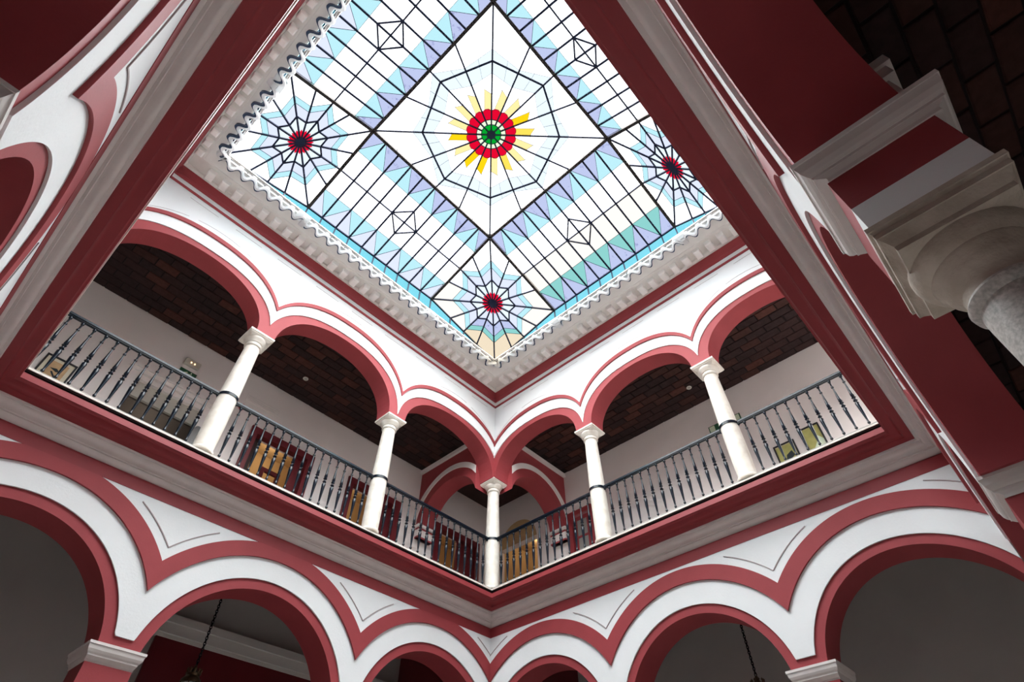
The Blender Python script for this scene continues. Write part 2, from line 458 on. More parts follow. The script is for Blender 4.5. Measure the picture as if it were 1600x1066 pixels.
# brick ceilings: dark boards with individual bricks, on the left and right upper galleries, and over the near right lower gallery
def brick_ceiling(name, label, F, s0, s1, n0, n1, z, bl, bw, z_top, seed):
    rnd = random.Random(seed)
    mb = MB(); mb.box(s0, s1, n0, n1, z + 0.012, z_top, F=F)
    root = tag(mb.build(name, JOINT), label, kind='structure')
    meshes = []
    rows = int((n1 - n0) / bw); cols = int((s1 - s0) / bl)
    bw_, bl_ = (n1 - n0) / rows, (s1 - s0) / cols
    e1 = Vector(F(1, 0, 0)) - Vector(F(0, 0, 0)); e2 = Vector(F(0, 1, 0)) - Vector(F(0, 0, 0))
    for m in BRICKS:
        b = MB()
        hx, hy, c = bl_ / 2 - 0.012, bw_ / 2 - 0.010, 0.008
        vs = []
        for zz, q in ((0.014, 0), (-0.002, 0), (-0.012, c)):
            for i, j in ((-1, -1), (1, -1), (1, 1), (-1, 1)):
                v = e1 * (i * (hx - q)) + e2 * (j * (hy - q)); vs.append((v.x, v.y, zz))
        b.add(vs, [(0, 1, 2, 3), (8, 9, 10, 11), (0, 1, 5, 4), (1, 2, 6, 5), (2, 3, 7, 6), (3, 0, 4, 7), (4, 5, 9, 8), (5, 6, 10, 9), (6, 7, 11, 10), (7, 4, 8, 11)])
        meshes.append(b.mesh('brick', m))
    for r in range(rows):
        off = 0.5 if r % 2 else 0.0
        for c in range(cols):
            s = s0 + (c + 0.5 + off) * bl_
            if s + bl_ / 2 > s1 + 0.01: continue
            o = newobj('brick', rnd.choices(meshes, (5, 3, 5, 1.2))[0], root)
            p = F(s, n0 + (r + 0.5) * bw_, z + rnd.uniform(-0.004, 0.004)); o.location = p
            o.rotation_euler = (0, 0, rnd.uniform(-0.01, 0.01))
    return root
n_in = NU + TU
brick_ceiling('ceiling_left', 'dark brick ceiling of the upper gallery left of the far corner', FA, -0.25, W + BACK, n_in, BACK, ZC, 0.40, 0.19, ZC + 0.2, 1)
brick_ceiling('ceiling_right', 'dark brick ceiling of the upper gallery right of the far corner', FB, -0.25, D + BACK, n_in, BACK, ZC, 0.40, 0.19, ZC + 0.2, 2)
mb = MB(); mb.box(-BACK, -0.25, -BACK, -n_in, ZC, ZC + 0.2); mb.box(-BACK, -n_in, -n_in, -0.25, ZC, ZC + 0.2)
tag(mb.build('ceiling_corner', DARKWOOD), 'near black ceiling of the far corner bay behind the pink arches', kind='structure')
mb = MB()
mb.box(W + n_in, W + BACK, n_in * 0 - 0.8, D + BACK, ZC, ZC + 0.2); mb.box(-BACK, W + n_in, D + n_in + 0.08, D + BACK, ZC, ZC + 0.2)
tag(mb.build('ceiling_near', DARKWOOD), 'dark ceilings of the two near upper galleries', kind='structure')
# lower gallery ceilings
mb = MB(); NB = NL + TL
mb.box(-BACK, W + BACK, -BACK, -NB, -0.35, -0.05); mb.box(-BACK, -NB, -NB, D + BACK, -0.35, -0.05); mb.box(W + NB, W + BACK, -NB, D + BACK, -0.35, -0.05)
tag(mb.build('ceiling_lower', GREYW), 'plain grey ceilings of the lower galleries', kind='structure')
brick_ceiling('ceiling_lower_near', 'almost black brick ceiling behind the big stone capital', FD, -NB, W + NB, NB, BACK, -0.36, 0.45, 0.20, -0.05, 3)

# back walls
def box_obj(name, args, m, parent=None, F=None, **k):
    mb = MB(); mb.box(*args, F=F); return mb.build(name, m, parent, **k)
def back_wall(side, F, s0, s1, openings, m, z0, z1, label, name):
    """a wall with rectangular openings: (sa, sb, za, zb)"""
    mb = MB(); ops = sorted(openings); cur = s0
    for a, b, za, zb in ops:
        mb.box(cur, a, BACK, BACK + 0.18, z0, z1, F=F)
        mb.box(a, b, BACK, BACK + 0.18, zb, z1, F=F)
        if za > z0: mb.box(a, b, BACK, BACK + 0.18, z0, za, F=F)
        cur = b
    mb.box(cur, s1, BACK, BACK + 0.18, z0, z1, F=F)
    return tag(mb.build(name, m), label, kind='structure')
bwA = back_wall('left', FA, -BACK - 0.18, W + BACK, [(-2.22, -0.95, ZF, 2.72), (0.45, 1.70, ZF, 2.72), (2.88, 4.12, ZF, 2.72), (5.22, 6.48, ZF, 2.72)], GALW, 0.2, ZC + 0.2, 'plaster back wall of the left upper gallery, with doorways', 'wall_gallery_left')
bwB = back_wall('right', FB, -BACK, D + BACK, [(-2.49, -1.21, ZF, 2.72), (-0.09, 0.44, ZF, 2.74)], GALW, 0.2, ZC + 0.2, 'plaster back wall of the right upper gallery, with a small red door', 'wall_gallery_right')
mb = MB(); mb.box(-0.3, W + BACK, BACK, BACK + 0.18, 0.2, ZC + 0.2, F=lambda s, n, z: (s, D + n + 0.1, z)); mb.box(-BACK, D + BACK + 0.1, BACK, BACK + 0.18, 0.2, ZC + 0.2, F=FC)
tag(mb.build('wall_gallery_near', GALW), 'plaster back walls of the two near upper galleries', kind='structure')
for nm, F, s0, s1, lab in (('wall_lower_left', FA, -BACK - .18, W + BACK, 'dim grey back wall of the lower gallery left of the far corner'),
                           ('wall_lower_right', FB, -BACK, D + BACK, 'dim grey back wall of the lower gallery right of the far corner'),
                           ('wall_lower_near_left', FC, -BACK, D + BACK + .1, 'dark red back wall of the lower gallery at the left edge'),
                           ('wall_lower_near_right', lambda s, n, z: (s, D + n + 0.1, z), -BACK, W + BACK, 'dark back wall of the lower gallery at the right edge')):
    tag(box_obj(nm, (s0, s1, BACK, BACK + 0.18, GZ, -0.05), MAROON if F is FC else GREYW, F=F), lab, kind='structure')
o = tag(box_obj('wall_panel_maroon', (-1.5, 4.33, BACK - 0.05, BACK, GZ, -1.25), MAROON, F=FA), 'maroon painted wall field below the grey moulding in the lower left gallery', kind='structure')
mb = MB()
for a in ((-1.5, 5.1, BACK - 0.07, BACK, -1.27, -1.22), (-1.5, 5.1, BACK - 0.12, BACK, -1.22, -1.08), (-1.5, 5.1, BACK - 0.17, BACK, -1.08, -0.97)): mb.box(*a, F=FA)
tag(mb.build('trim_8', GREYM), 'pale grey moulding over the maroon wall field', kind='structure')

# ================================================================ DOORWAYS ON THE GALLERY BACK WALLS
def doorway(n, F, a, b, label, kind='ochre'):
    root = newobj('door_%d' % n, None); tag(root, label, kind='structure')
    z1 = 2.72
    fr = MB(); w = 0.13
    fr.box(a - w, a + 0.02, BACK - 0.05, BACK + 0.10, ZF, z1 + w, F=F); fr.box(b - 0.02, b + w, BACK - 0.05, BACK + 0.10, ZF, z1 + w, F=F)
    fr.box(a + 0.02, b - 0.02, BACK - 0.05, BACK + 0.10, z1 - 0.02, z1 + w, F=F)
    fr.build('door_frame', MAROON, root)
    bk = MB(); d = 1.5
    bk.box(a - 0.5, b + 0.5, BACK + d, BACK + d + 0.05, ZF, 3.4, F=F)
    bk.box(a - 0.55, a - 0.5, BACK + 0.18, BACK + d, ZF, 3.4, F=F); bk.box(b + 0.5, b + 0.55, BACK + 0.18, BACK + d, ZF, 3.4, F=F)
    bk.box(a - 0.5, b + 0.5, BACK + 0.18, BACK + d, 3.4, 3.45, F=F); bk.box(a - 0.5, b + 0.5, BACK + 0.18, BACK + d, ZF - 0.05, ZF, F=F)
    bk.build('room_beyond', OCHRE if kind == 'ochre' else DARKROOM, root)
    return root
def room_fill_light(F, s, n, z, power, col=(1, 0.82, 0.6)):
    l = bpy.data.lights.new('room_fill_light', 'POINT'); l.energy = power; l.color = col; l.shadow_soft_size = 0.12  # unseen point light, added to brighten the room behind a doorway
    o = bpy.data.objects.new('room_fill_light', l); COL.objects.link(o); o.location = F(s, n, z)
def leaf(root, F, a, b, n, lights=3, m=MAROON):
    lf = MB(); z0, z1 = ZF + 0.02, 2.70
    t0, t1 = n, n + 0.045
    lf.box(a, a + 0.10, t0, t1, z0, z1, F=F); lf.box(b - 0.10, b, t0, t1, z0, z1, F=F)
    zs = [z0, z0 + 0.75] + [z0 + 0.75 + (z1 - z0 - 0.75) * k / lights for k in range(1, lights + 1)]
    lf.box(a + 0.1, b - 0.1, t0, t1, z0, z0 + 0.78, F=F)
    for z in zs[2:-1]: lf.box(a + 0.1, b - 0.1, t0, t1, z - 0.025, z + 0.025, F=F)
    lf.box(a + 0.1, b - 0.1, t0, t1, z1 - 0.1, z1, F=F)
    l = lf.build('door_leaf', m, root)
    for k in range(lights):
        g = MB(); g.box(a + 0.1, b - 0.1, t0 + 0.015, t0 + 0.025, zs[1 + k] + 0.03, zs[2 + k] - 0.02, F=F); g.build('pane', GLASSY, l)
d1 = doorway(1, FA, 2.88, 4.12, 'maroon framed doorway in the middle bay of the left gallery, ochre room and a maroon glazed leaf inside')
box_obj('side_panel', (3.98, 4.10, BACK + 0.10, BACK + 0.16, ZF, 2.70), DARKWOOD, d1, F=FA)
box_obj('open_leaf', (2.90, 3.12, BACK + 0.10, BACK + 0.14, ZF, 2.70), MAROON, d1, F=FA)
lf = MB()
for a in ((3.14, 3.22, BACK + 0.5, BACK + 0.55, ZF, 2.45), (3.50, 3.58, BACK + 0.5, BACK + 0.55, ZF, 2.45), (3.20, 3.50, BACK + 0.5, BACK + 0.55, 2.36, 2.45), (3.20, 3.50, BACK + 0.5, BACK + 0.55, 1.86, 1.92), (3.20, 3.50, BACK + 0.5, BACK + 0.55, ZF, 0.9)): lf.box(*a, F=FA)
lf.build('door_leaf', MAROON, d1)
d2 = doorway(2, FA, 0.45, 1.70, 'maroon framed doorway beside the second column from the far corner, left gallery')
box_obj('door_leaf', (0.47, 0.98, BACK + 0.10, BACK + 0.15, ZF, 2.70), MAROON, d2, F=FA)
d3 = doorway(3, FA, -2.22, -0.95, 'maroon framed doorway in the far corner bay of the left gallery')
box_obj('door_leaf', (-2.20, -1.66, BACK + 0.10, BACK + 0.15, ZF, 2.70), MAROON, d3, F=FA)
mb = MB(); mb.bar(FA(-1.0, BACK + 0.3, 1.55), FA(-1.75, BACK + 0.3, 2.05), 0.10, 0.05); mb.build('stair_rail', MAROON, d3)
# wide cream doorway in the outer bay
d4 = newobj('door_4', None); tag(d4, 'wide cream panelled doorway behind the railing of the outermost left bay, dim room beyond', kind='structure')
mb = MB()
for a in ((5.06, 5.24, BACK - 0.05, BACK + 0.10, ZF, 2.78), (6.46, 6.64, BACK - 0.05, BACK + 0.10, ZF, 2.78), (5.02, 6.68, BACK - 0.08, BACK + 0.10, 2.70, 2.78), (4.98, 6.72, BACK - 0.12, BACK + 0.10, 2.78, 2.84), (5.24, 6.46, BACK - 0.02, BACK + 0.10, 2.60, 2.70)): mb.box(*a, F=FA)
mb.build('door_frame', GALW, d4)
box_obj('transom_panel', (5.24, 6.46, BACK + 0.06, BACK + 0.12, 2.28, 2.60), CREAMDOOR, d4, F=FA)
mb = MB()
for a in ((4.8, 6.9, BACK + 1.5, BACK + 1.55, ZF, 3.2), (4.75, 4.8, BACK + 0.18, BACK + 1.5, ZF, 3.2), (6.9, 6.95, BACK + 0.18, BACK + 1.5, ZF, 3.2), (4.8, 6.9, BACK + 0.18, BACK + 1.5, 3.2, 3.25), (4.8, 6.9, BACK + 0.18, BACK + 1.5, ZF - 0.05, ZF)): mb.box(*a, F=FA)
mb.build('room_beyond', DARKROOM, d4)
# arched ochre opening and the small red door on the right back wall
d5 = newobj('door_5', None); tag(d5, 'arched ochre recess in the far corner bay of the right gallery', kind='structure')
mb = MB(); cy, r = -1.85, 0.64
N = 16
vs = []
for n_ in (BACK - 0.004, BACK + 0.18):
    vs += [FB(cy - r * math.cos(PI * k / N), n_, 2.70 + r * math.sin(PI * k / N)) for k in range(N + 1)]
mbw = MB()
for k in range(N):
    a, b = k, k + 1
    y0, z0 = cy - r * math.cos(PI * a / N), 2.72 + r * 0.98 * math.sin(PI * a / N)
    y1, z1 = cy - r * math.cos(PI * b / N), 2.72 + r * 0.98 * math.sin(PI * b / N)
    q = [FB(y0, BACK - 0.006, 2.72), FB(y1, BACK - 0.006, 2.72), FB(y1, BACK - 0.006, z1), FB(y0, BACK - 0.006, z0)]
    w_ = [FB(y0, BACK - 0.001, 2.72), FB(y1, BACK - 0.001, 2.72), FB(y1, BACK - 0.001, z1), FB(y0, BACK - 0.001, z0)]
    mbw.add(q + w_, [(0, 1, 2, 3), (4, 5, 6, 7), (0, 1, 5, 4), (1, 2, 6, 5), (2, 3, 7, 6), (3, 0, 4, 7)])
mbw.build('arched_head', OCHRE, d5)
mb = MB()
for a in ((-2.6, -1.1, BACK + 1.2, BACK + 1.25, ZF, 3.2), (-2.65, -2.6, BACK + 0.18, BACK + 1.2, ZF, 3.2), (-1.1, -1.05, BACK + 0.18, BACK + 1.2, ZF, 3.2), (-2.6, -1.1, BACK + 0.18, BACK + 1.2, 3.2, 3.25), (-2.6, -1.1, BACK + 0.18, BACK + 1.2, ZF - 0.05, ZF)): mb.box(*a, F=FB)
mb.build('room_beyond', OCHRE, d5)
box_obj('inner_door', (-1.62, -1.25, BACK + 0.5, BACK + 0.55, ZF, 2.25), DARKWOOD, d5, F=FB)
d6 = newobj('door_6', None); tag(d6, 'narrow red glazed door beside the first column of the right gallery', kind='structure')
mb = MB()
for a in ((-0.19, -0.07, BACK - 0.04, BACK + 0.1, ZF, 2.84), (0.42, 0.53, BACK - 0.04, BACK + 0.1, ZF, 2.84), (-0.07, 0.42, BACK - 0.04, BACK + 0.1, 2.72, 2.84)): mb.box(*a, F=FB)
mb.build('door_frame', TERRA2, d6)
leaf(d6, FB, -0.07, 0.42, BACK + 0.03, 3, TERRA2)
# chaperon arches across the galleries at the far corner
def cross_arch(F, label, name):
    """F(s,n,z): s across the gallery thickness, n from the court outwards"""
    c, zc = 1.72, 2.42
    def el(a, b):
        return lambda n: zc + b * math.sqrt(max(0, 1 - ((n - c) / a) ** 2)) if abs(n - c) < a else 0
    G = lambda q, dd, z: F(-dd, q, z)
    qs = sorted({0.81 + (BACK - 0.81) * k / 60 for k in range(61)} | {round(c + a * math.cos(PI * k / 30), 4) for k in range(31) for a in (0.92, 1.08, 1.28) if 0.81 < c + a * math.cos(PI * k / 30) < BACK})
    lo = el(0.94, 0.86)
    root = strips(G, qs, lambda q: max(lo(q), 2.48), lambda q: ZC, 0.22, 0.66).build(name, TERRA)
    tag(root, label, kind='structure')
    w1, w2 = el(1.10, 1.09), el(1.24, 1.22)
    strips(G, qs, lambda q: max(w1(q), 2.45), lambda q: max(w2(q), 2.45), 0.195, 0.219).build('white_band', GALW, root)
    mb = MB(); mb.box(0.16, 0.219, 0.81, BACK, 3.93, ZC - 0.015, F=lambda dd, q, z: F(-dd, q, z)); mb.build('crown_moulding', GALW, root)
    mb = MB()
    for z0, z1, m_ in ((2.42, 2.48, 0),): mb.box(0.18, 0.70, BACK - 0.18, BACK, z0, z1, F=lambda dd, q, z: F(-dd, q, z))
    mb.build('corbel_cap', GALW, root)
    mb = MB(); mb.box(0.22, 0.66, BACK - 0.13, BACK, 2.15, 2.42, F=lambda dd, q, z: F(-dd, q, z)); k = mb.build('corbel', GALW, root)
    mb = MB(); mb.box(0.21, 0.67, BACK - 0.14, BACK - 0.02, 2.37, 2.41, F=lambda dd, q, z: F(-dd, q, z)); mb.box(0.21, 0.67, BACK - 0.14, BACK - 0.02, 2.15, 2.19, F=lambda dd, q, z: F(-dd, q, z)); mb.build('corbel_red_line', TERRA, root)
cross_arch(FA, 'red arch with white band spanning the left gallery at the far corner', 'wall_cross_arch_left')
cross_arch(FB, 'red arch with white band spanning the right gallery at the far corner', 'wall_cross_arch_right')
def low_cross(F, label, name):
    G = lambda q, dd, z: F(-dd, q, z)
    c, r = 1.85, 0.90
    qs = sorted({NB + (BACK - NB) * k / 40 for k in range(41)} | {c + r * math.cos(PI * k / 30) for k in range(31)})
    root = strips(G, qs, lambda q: -2.3 + (math.sqrt(max(0, r * r - (q - c) ** 2)) if abs(q - c) < r else 0), lambda q: -0.35, 0.30, 0.75).build(name, MAROON)
    tag(root, label, kind='structure')
    strips(G, qs, lambda q: -2.3 + (math.sqrt(max(0, 1.0 - (q - c) ** 2)) if abs(q - c) < 1.0 else 0), lambda q: -2.3 + (math.sqrt(max(0, 1.25 - (q - c) ** 2)) if abs(q - c) < 1.118 else 0), 0.275, 0.299).build('white_band', GREYM, root)
low_cross(FA, 'dark red cross arch of the lower left gallery near the far corner', 'wall_cross_arch_lower_left')
low_cross(FB, 'dark red cross arch of the lower right gallery near the far corner', 'wall_cross_arch_lower_right')

for F, s, pw in ((FA, 3.3, 10), (FA, 1.3, 10), (FA, -1.3, 10), (FB, -1.85, 8)): room_fill_light(F, s, BACK + 0.9, 3.1, pw)
room_fill_light(FA, 5.85, BACK + 0.9, 3.0, 12, (1, 0.9, 0.8))
# ================================================================ UPPER COLUMNS
NCOL = 0.60
def upper_column_parts(root):
    m = MB(); m.lathe([(0.0, 0), (0.145, 0), (0.152, 0.5), (0.146, 1.3), (0.125, 2.18), (0.122, 2.235), (0.0, 2.235)], (0, 0, 0), 28); a = m.mesh('shaft', MARBLE, True)
    m = MB(); m.lathe([(0.0, 0), (0.162, 0), (0.168, 0.01), (0.168, 0.035), (0.158, 0.05), (0.0, 0.05)], (0, 0, 0), 28); b = m.mesh('base', MARBLE, True)
    m = MB()
    def sq(z0, h0, z1, h1):
        vs = [(i * h, j * h, z) for z, h in ((z0, h0), (z1, h1)) for i, j in ((-1, -1), (1, -1), (1, 1), (-1, 1))]
        m.add(vs, [(0, 1, 2, 3), (4, 5, 6, 7), (0, 1, 5, 4), (1, 2, 6, 5), (2, 3, 7, 6), (3, 0, 4, 7)])
    sq(2.43, 0.225, 2.465, 0.225); sq(2.405, 0.205, 2.43, 0.215); sq(2.37, 0.16, 2.405, 0.20)
    m.lathe([(0.0, 2.22), (0.14, 2.22), (0.148, 2.235), (0.14, 2.25), (0.132, 2.26), (0.134, 2.29), (0.15, 2.30), (0.155, 2.315), (0.185, 2.345), (0.195, 2.375), (0.19, 2.40), (0.0, 2.40)], (0, 0, 0), 28)
    c = m.mesh('capital', MARBLE, True)
    m = MB(); m.lathe([(0.150, 1.035), (0.158, 1.035), (0.158, 1.085), (0.150, 1.085)], (0, 0, 0), 28); d = m.mesh('iron_collar', IRON, True)
    return [('shaft', a), ('base', b), ('capital', c), ('iron_collar', d)]
UC = None
ucols = [((-NCOL, -NCOL), 'white marble column with iron collar standing at the far corner of the gallery'),
         ((2.425, -NCOL), 'white marble column first to the left of the far corner column, upper gallery'),
         ((5.455, -NCOL), 'white marble column second to the left of the far corner column, beside the cream doorway'),
         ((-NCOL, 2.16), 'white marble column first to the right of the far corner column, beside the red door'),
         ((-NCOL, 4.90), 'white marble column in front of the long exit sign, second right of the corner')]
for (x, y), lab in ucols:
    root = empty('marble_column', (x, y, ZF)); tag(root, lab, 'column', 'upper gallery columns')
    if UC is None: UC = upper_column_parts(root)
    for nm, me in UC: newobj(nm, me, root)
# the two near sides, out of the photograph: plain columns that belong to their walls
for wall_name, pts in (('wall_upper_near_left', [(W + NCOL, -NCOL), (W + NCOL, 2.16), (W + NCOL, 4.90), (W + NCOL, D + 0.72)]), ('wall_upper_near_right', [(2.425, D + 0.66), (5.455, D + 0.69), (-NCOL, D + 0.62)])):
    for x, y in pts:
        c_ = newobj('gallery_column', UC[0][1], bpy.data.objects[wall_name]); c_.location = (x, y, ZF)
        for nm, me in UC[1:3]: newobj(nm, me, c_)

# ================================================================ IRON RAILINGS
bal = MB()
bal.lathe([(0.0, 0.0), (0.010, 0.0), (0.010, 0.075), (0.020, 0.085), (0.020, 0.10), (0.012, 0.112), (0.013, 0.14), (0.026, 0.40), (0.029, 0.455), (0.016, 0.475),
           (0.016, 0.485), (0.030, 0.505), (0.016, 0.525), (0.016, 0.545), (0.030, 0.565), (0.016, 0.585), (0.025, 0.60), (0.020, 0.66), (0.012, 0.80), (0.010, 0.865), (0.020, 0.875), (0.020, 0.89), (0.010, 0.90),
           (0.011, 0.975), (0.020, 0.99), (0.022, 1.005), (0.014, 1.025), (0.012, 1.04), (0.0, 1.04)], (0, 0, 0), 10)
bal.v = [(x * 1.10, y * 1.10, z) for x, y, z in bal.v]
BAL = bal.mesh('baluster', IRON, True)
rails = [(FA, -0.44, 2.27, 16, 'dark iron railing in the left bay next to the far corner column'),
         (FA, 2.58, 5.30, 17, 'dark iron railing in the middle bay of the left gallery'),
         (FA, 5.61, 8.02, 15, 'dark iron railing in the outermost left bay in front of the cream doorway'),
         (FB, -0.44, 2.00, 14, 'dark iron railing in the right bay next to the far corner column'),
         (FB, 2.32, 4.74, 14, 'dark iron railing in the middle bay of the right gallery'),
         (FB, 5.06, 7.20, 12, 'dark iron railing in the outermost right bay in front of two pictures')]
for F, a, b, n, lab in rails:
    p0 = F(a, NCOL, 0)
    root = empty('iron_railing', (p0[0], p0[1], ZF)); tag(root, lab, 'railing', 'iron railings of the upper gallery')
    def L(s, z): q = F(s, NCOL, z); return (q[0] - p0[0], q[1] - p0[1], q[2])
    m = MB(); m.bar(L(a, 1.066), L(b, 1.066), 0.066, 0.040); m.bar(L(a, 1.040), L(b, 1.040), 0.045, 0.02); m.build('handrail', IRON, root, bevel=0.004)
    m = MB()
    for s in (a + 0.0, b - 0.0): q = L(s, 1.03); m.lathe([(0, -0.02), (0.018, -0.02), (0.024, 0), (0.018, 0.02), (0, 0.02)], q, 10)
    m.build('end_bolt', IRON, root, smooth=True)
    for k in range(n):
        s = a + 0.10 + (b - a - 0.20) * k / (n - 1)
        o = newobj('baluster', BAL, root); o.location = L(s, 0)

# ================================================================ LOWER PIERS AND COLUMNS
def frustum(m, hs0, hn0, z0, hs1, hn1, z1, mi=0):
    vs = [(i * a, j * b, z) for a, b, z in ((hs0, hn0, z0), (hs1, hn1, z1)) for i, j in ((-1, -1), (1, -1), (1, 1), (-1, 1))]
    m.add(vs, [(0, 1, 2, 3), (4, 5, 6, 7), (0, 1, 5, 4), (1, 2, 6, 5), (2, 3, 7, 6), (3, 0, 4, 7)], mi)
def pier_parts():
    P = []
    m = MB()
    frustum(m, 0.302, 0.305, -2.325, 0.302, 0.305, -2.298)
    frustum(m, 0.292, 0.295, -2.345, 0.296, 0.300, -2.325)
    prof = [(0.292, -2.345), (0.288, -2.37), (0.276, -2.395), (0.266, -2.408)]
    for (a, za), (b, zb) in zip(prof, prof[1:]): frustum(m, b, b + 0.003, zb, a, a + 0.003, za)
    frustum(m, 0.262, 0.265, -2.425, 0.262, 0.265, -2.408)
    frustum(m, 0.252, 0.222, -2.455, 0.260, 0.258, -2.425); frustum(m, 0.252, 0.222, -2.478, 0.252, 0.222, -2.455)
    m.v = [(x, y + 0.02, z) for x, y, z in m.v]
    P.append(('impost', m.mesh('impost', CREAM)))
    m = MB(); frustum(m, 0.245, 0.212, -2.70, 0.245, 0.212, -2.478); P.append(('red_neck_block', m.mesh('red_neck_block', TERRA)))
    m = MB(); frustum(m, 0.245, 0.212, -2.86, 0.245, 0.212, -2.70); P.append(('white_neck_block', m.mesh('white_neck_block', WHITE)))
    m = MB()
    frustum(m, 0.262, 0.232, -2.885, 0.262, 0.232, -2.86)
    frustum(m, 0.246, 0.216, -2.900, 0.256, 0.226, -2.885); frustum(m, 0.252, 0.222, -2.925, 0.252, 0.222, -2.900)
    frustum(m, 0.215, 0.190, -2.965, 0.246, 0.216, -2.925); frustum(m, 0.215, 0.19, -2.99, 0.215, 0.19, -2.965)
    m.lathe([(0.0, -2.97), (0.205, -2.97), (0.207, -2.99), (0.200, -3.02), (0.188, -3.045), (0.170, -3.06), (0.168, -3.075), (0.158, -3.085), (0.153, -3.11), (0.140, -3.135), (0.126, -3.15), (0.122, -3.19), (0.126, -3.20), (0.0, -3.20)], (0, 0, 0), 36)
    P.append(('capital', m.mesh('capital', STONE, True)))
    m = MB(); m.lathe([(0.0, -3.20), (0.130, -3.20), (0.138, -3.215), (0.134, -3.235), (0.118, -3.25), (0.120, -3.30), (0.135, -4.6), (0.140, -5.9), (0.15, -5.93), (0.15, -5.96), (0.0, -5.96)], (0, 0, 0), 36)
    P.append(('shaft', m.mesh('shaft', GRANITE, True)))
    m = MB(); m.lathe([(0.0, -5.96), (0.16, -5.96), (0.19, -5.99), (0.19, -6.03), (0.17, -6.05), (0.17, -6.07), (0.21, -6.10), (0.21, -6.15), (0.0, -6.15)], (0, 0, 0), 36); frustum(m, 0.25, 0.25, -6.30, 0.25, 0.25, -6.15)
    P.append(('base', m.mesh('base', STONE, True)))
    return P
PP = pier_parts()
piers = [('near_right', 5.355, 'big stone capital and granite column at the right edge, under a cream impost'),
         ('near_right', 2.14, 'column with cream impost at the lower right edge, below the big capital'),
         ('left', 5.345, 'column whose white impost shows at the lower left, between two arches'),
         ('left', 2.355, 'column below the arches left of the far corner, only its impost line near the frame'),
         ('right', 4.85, 'column whose white impost just shows at the bottom right, between two arches'),
         ('right', 2.09, 'column below the arches right of the far corner, under the frame'),
         ('near_left', 4.87, 'column whose grey impost corner shows at the left edge of the frame')]
for side, s, lab in piers:
    F = FR[side]; p = F(s, NL + TL / 2 + 0.02, 0)
    root = empty('arcade_column', (p[0], p[1], 0), {'near_right': 0.0, 'left': PI, 'right': PI / 2, 'near_left': -PI / 2}[side])
    tag(root, lab, 'column', 'lower arcade columns')
    for nm, me in PP: newobj(nm, me, root)

m = MB()
for a in ((5.10, 5.46, 7.84, 7.99, -1.72, -1.65), (5.12, 5.44, 7.84, 7.965, -1.80, -1.72), (5.15, 5.41, 7.84, 7.93, -1.98, -1.80)): m.box(*a)
tag(m.build('trim_9', CREAM), 'pale corbel peeping out behind the near right arch above the big capital', kind='structure')
# ================================================================ THE STAINED GLASS SKYLIGHT
sky = empty('stained_glass_skylight', (4.0, 3.6, 5.5))
tag(sky, 'large stained glass skylight with a red flower medallion in its central square', 'skylight')
OFF = Vector((4.0, 3.6, 5.5))
gb, gl, gr, gt = [Vector(v) for v in ((2.615, 2.262, 6.53), (5.94, 2.25, 6.53), (2.66, 5.59, 6.53), (5.955, 5.565, 6.53))]
e1, e2, e3, e4 = [Vector(v) for v in ((2.56, YO, 6.02), (5.935, YO, 5.865), (XO, 2.263, 5.93), (XO, 5.60, 5.94))]
e5, e6, e7, e8 = [Vector(v) for v in ((XE, 2.20, 6.15), (XE, 5.58, 6.05), (2.63, YE, 6.0), (5.95, YE, 6.0))]
ZB = 5.515
k0, k1, k2, k3 = Vector((XO, YO, ZB)), Vector((XE, YO, ZB)), Vector((XE, YE, ZB)), Vector((XO, YE, ZB))
PANES = []     # (area, verts, material)
def pane(vs, m):
    vs = [Vector(v) for v in vs]
    a = sum(((vs[i] - vs[0]).cross(vs[i + 1] - vs[0])).length for i in range(1, len(vs) - 1)) / 2
    if a > 1e-5: PANES.append((a, vs, m))
glbars = []    # (a, b, width, name)
def barl(a, b, w, name='glazing_bar'): glbars.append((Vector(a), Vector(b), w, name))
def quad(c00, c10, c11, c01):
    return lambda u, v: c00 * ((1 - u) * (1 - v)) + c10 * (u * (1 - v)) + c11 * (u * v) + c01 * ((1 - u) * v)
def polar(P):
    def f(k, r, dk=0.0):
        a = PI * (k + dk) / 8
        c, s = math.cos(a), math.sin(a)
        rr = min(r, 1 / max(abs(c), abs(s)))
        return P((1 + rr * c) / 2, (1 + rr * s) / 2)
    return f
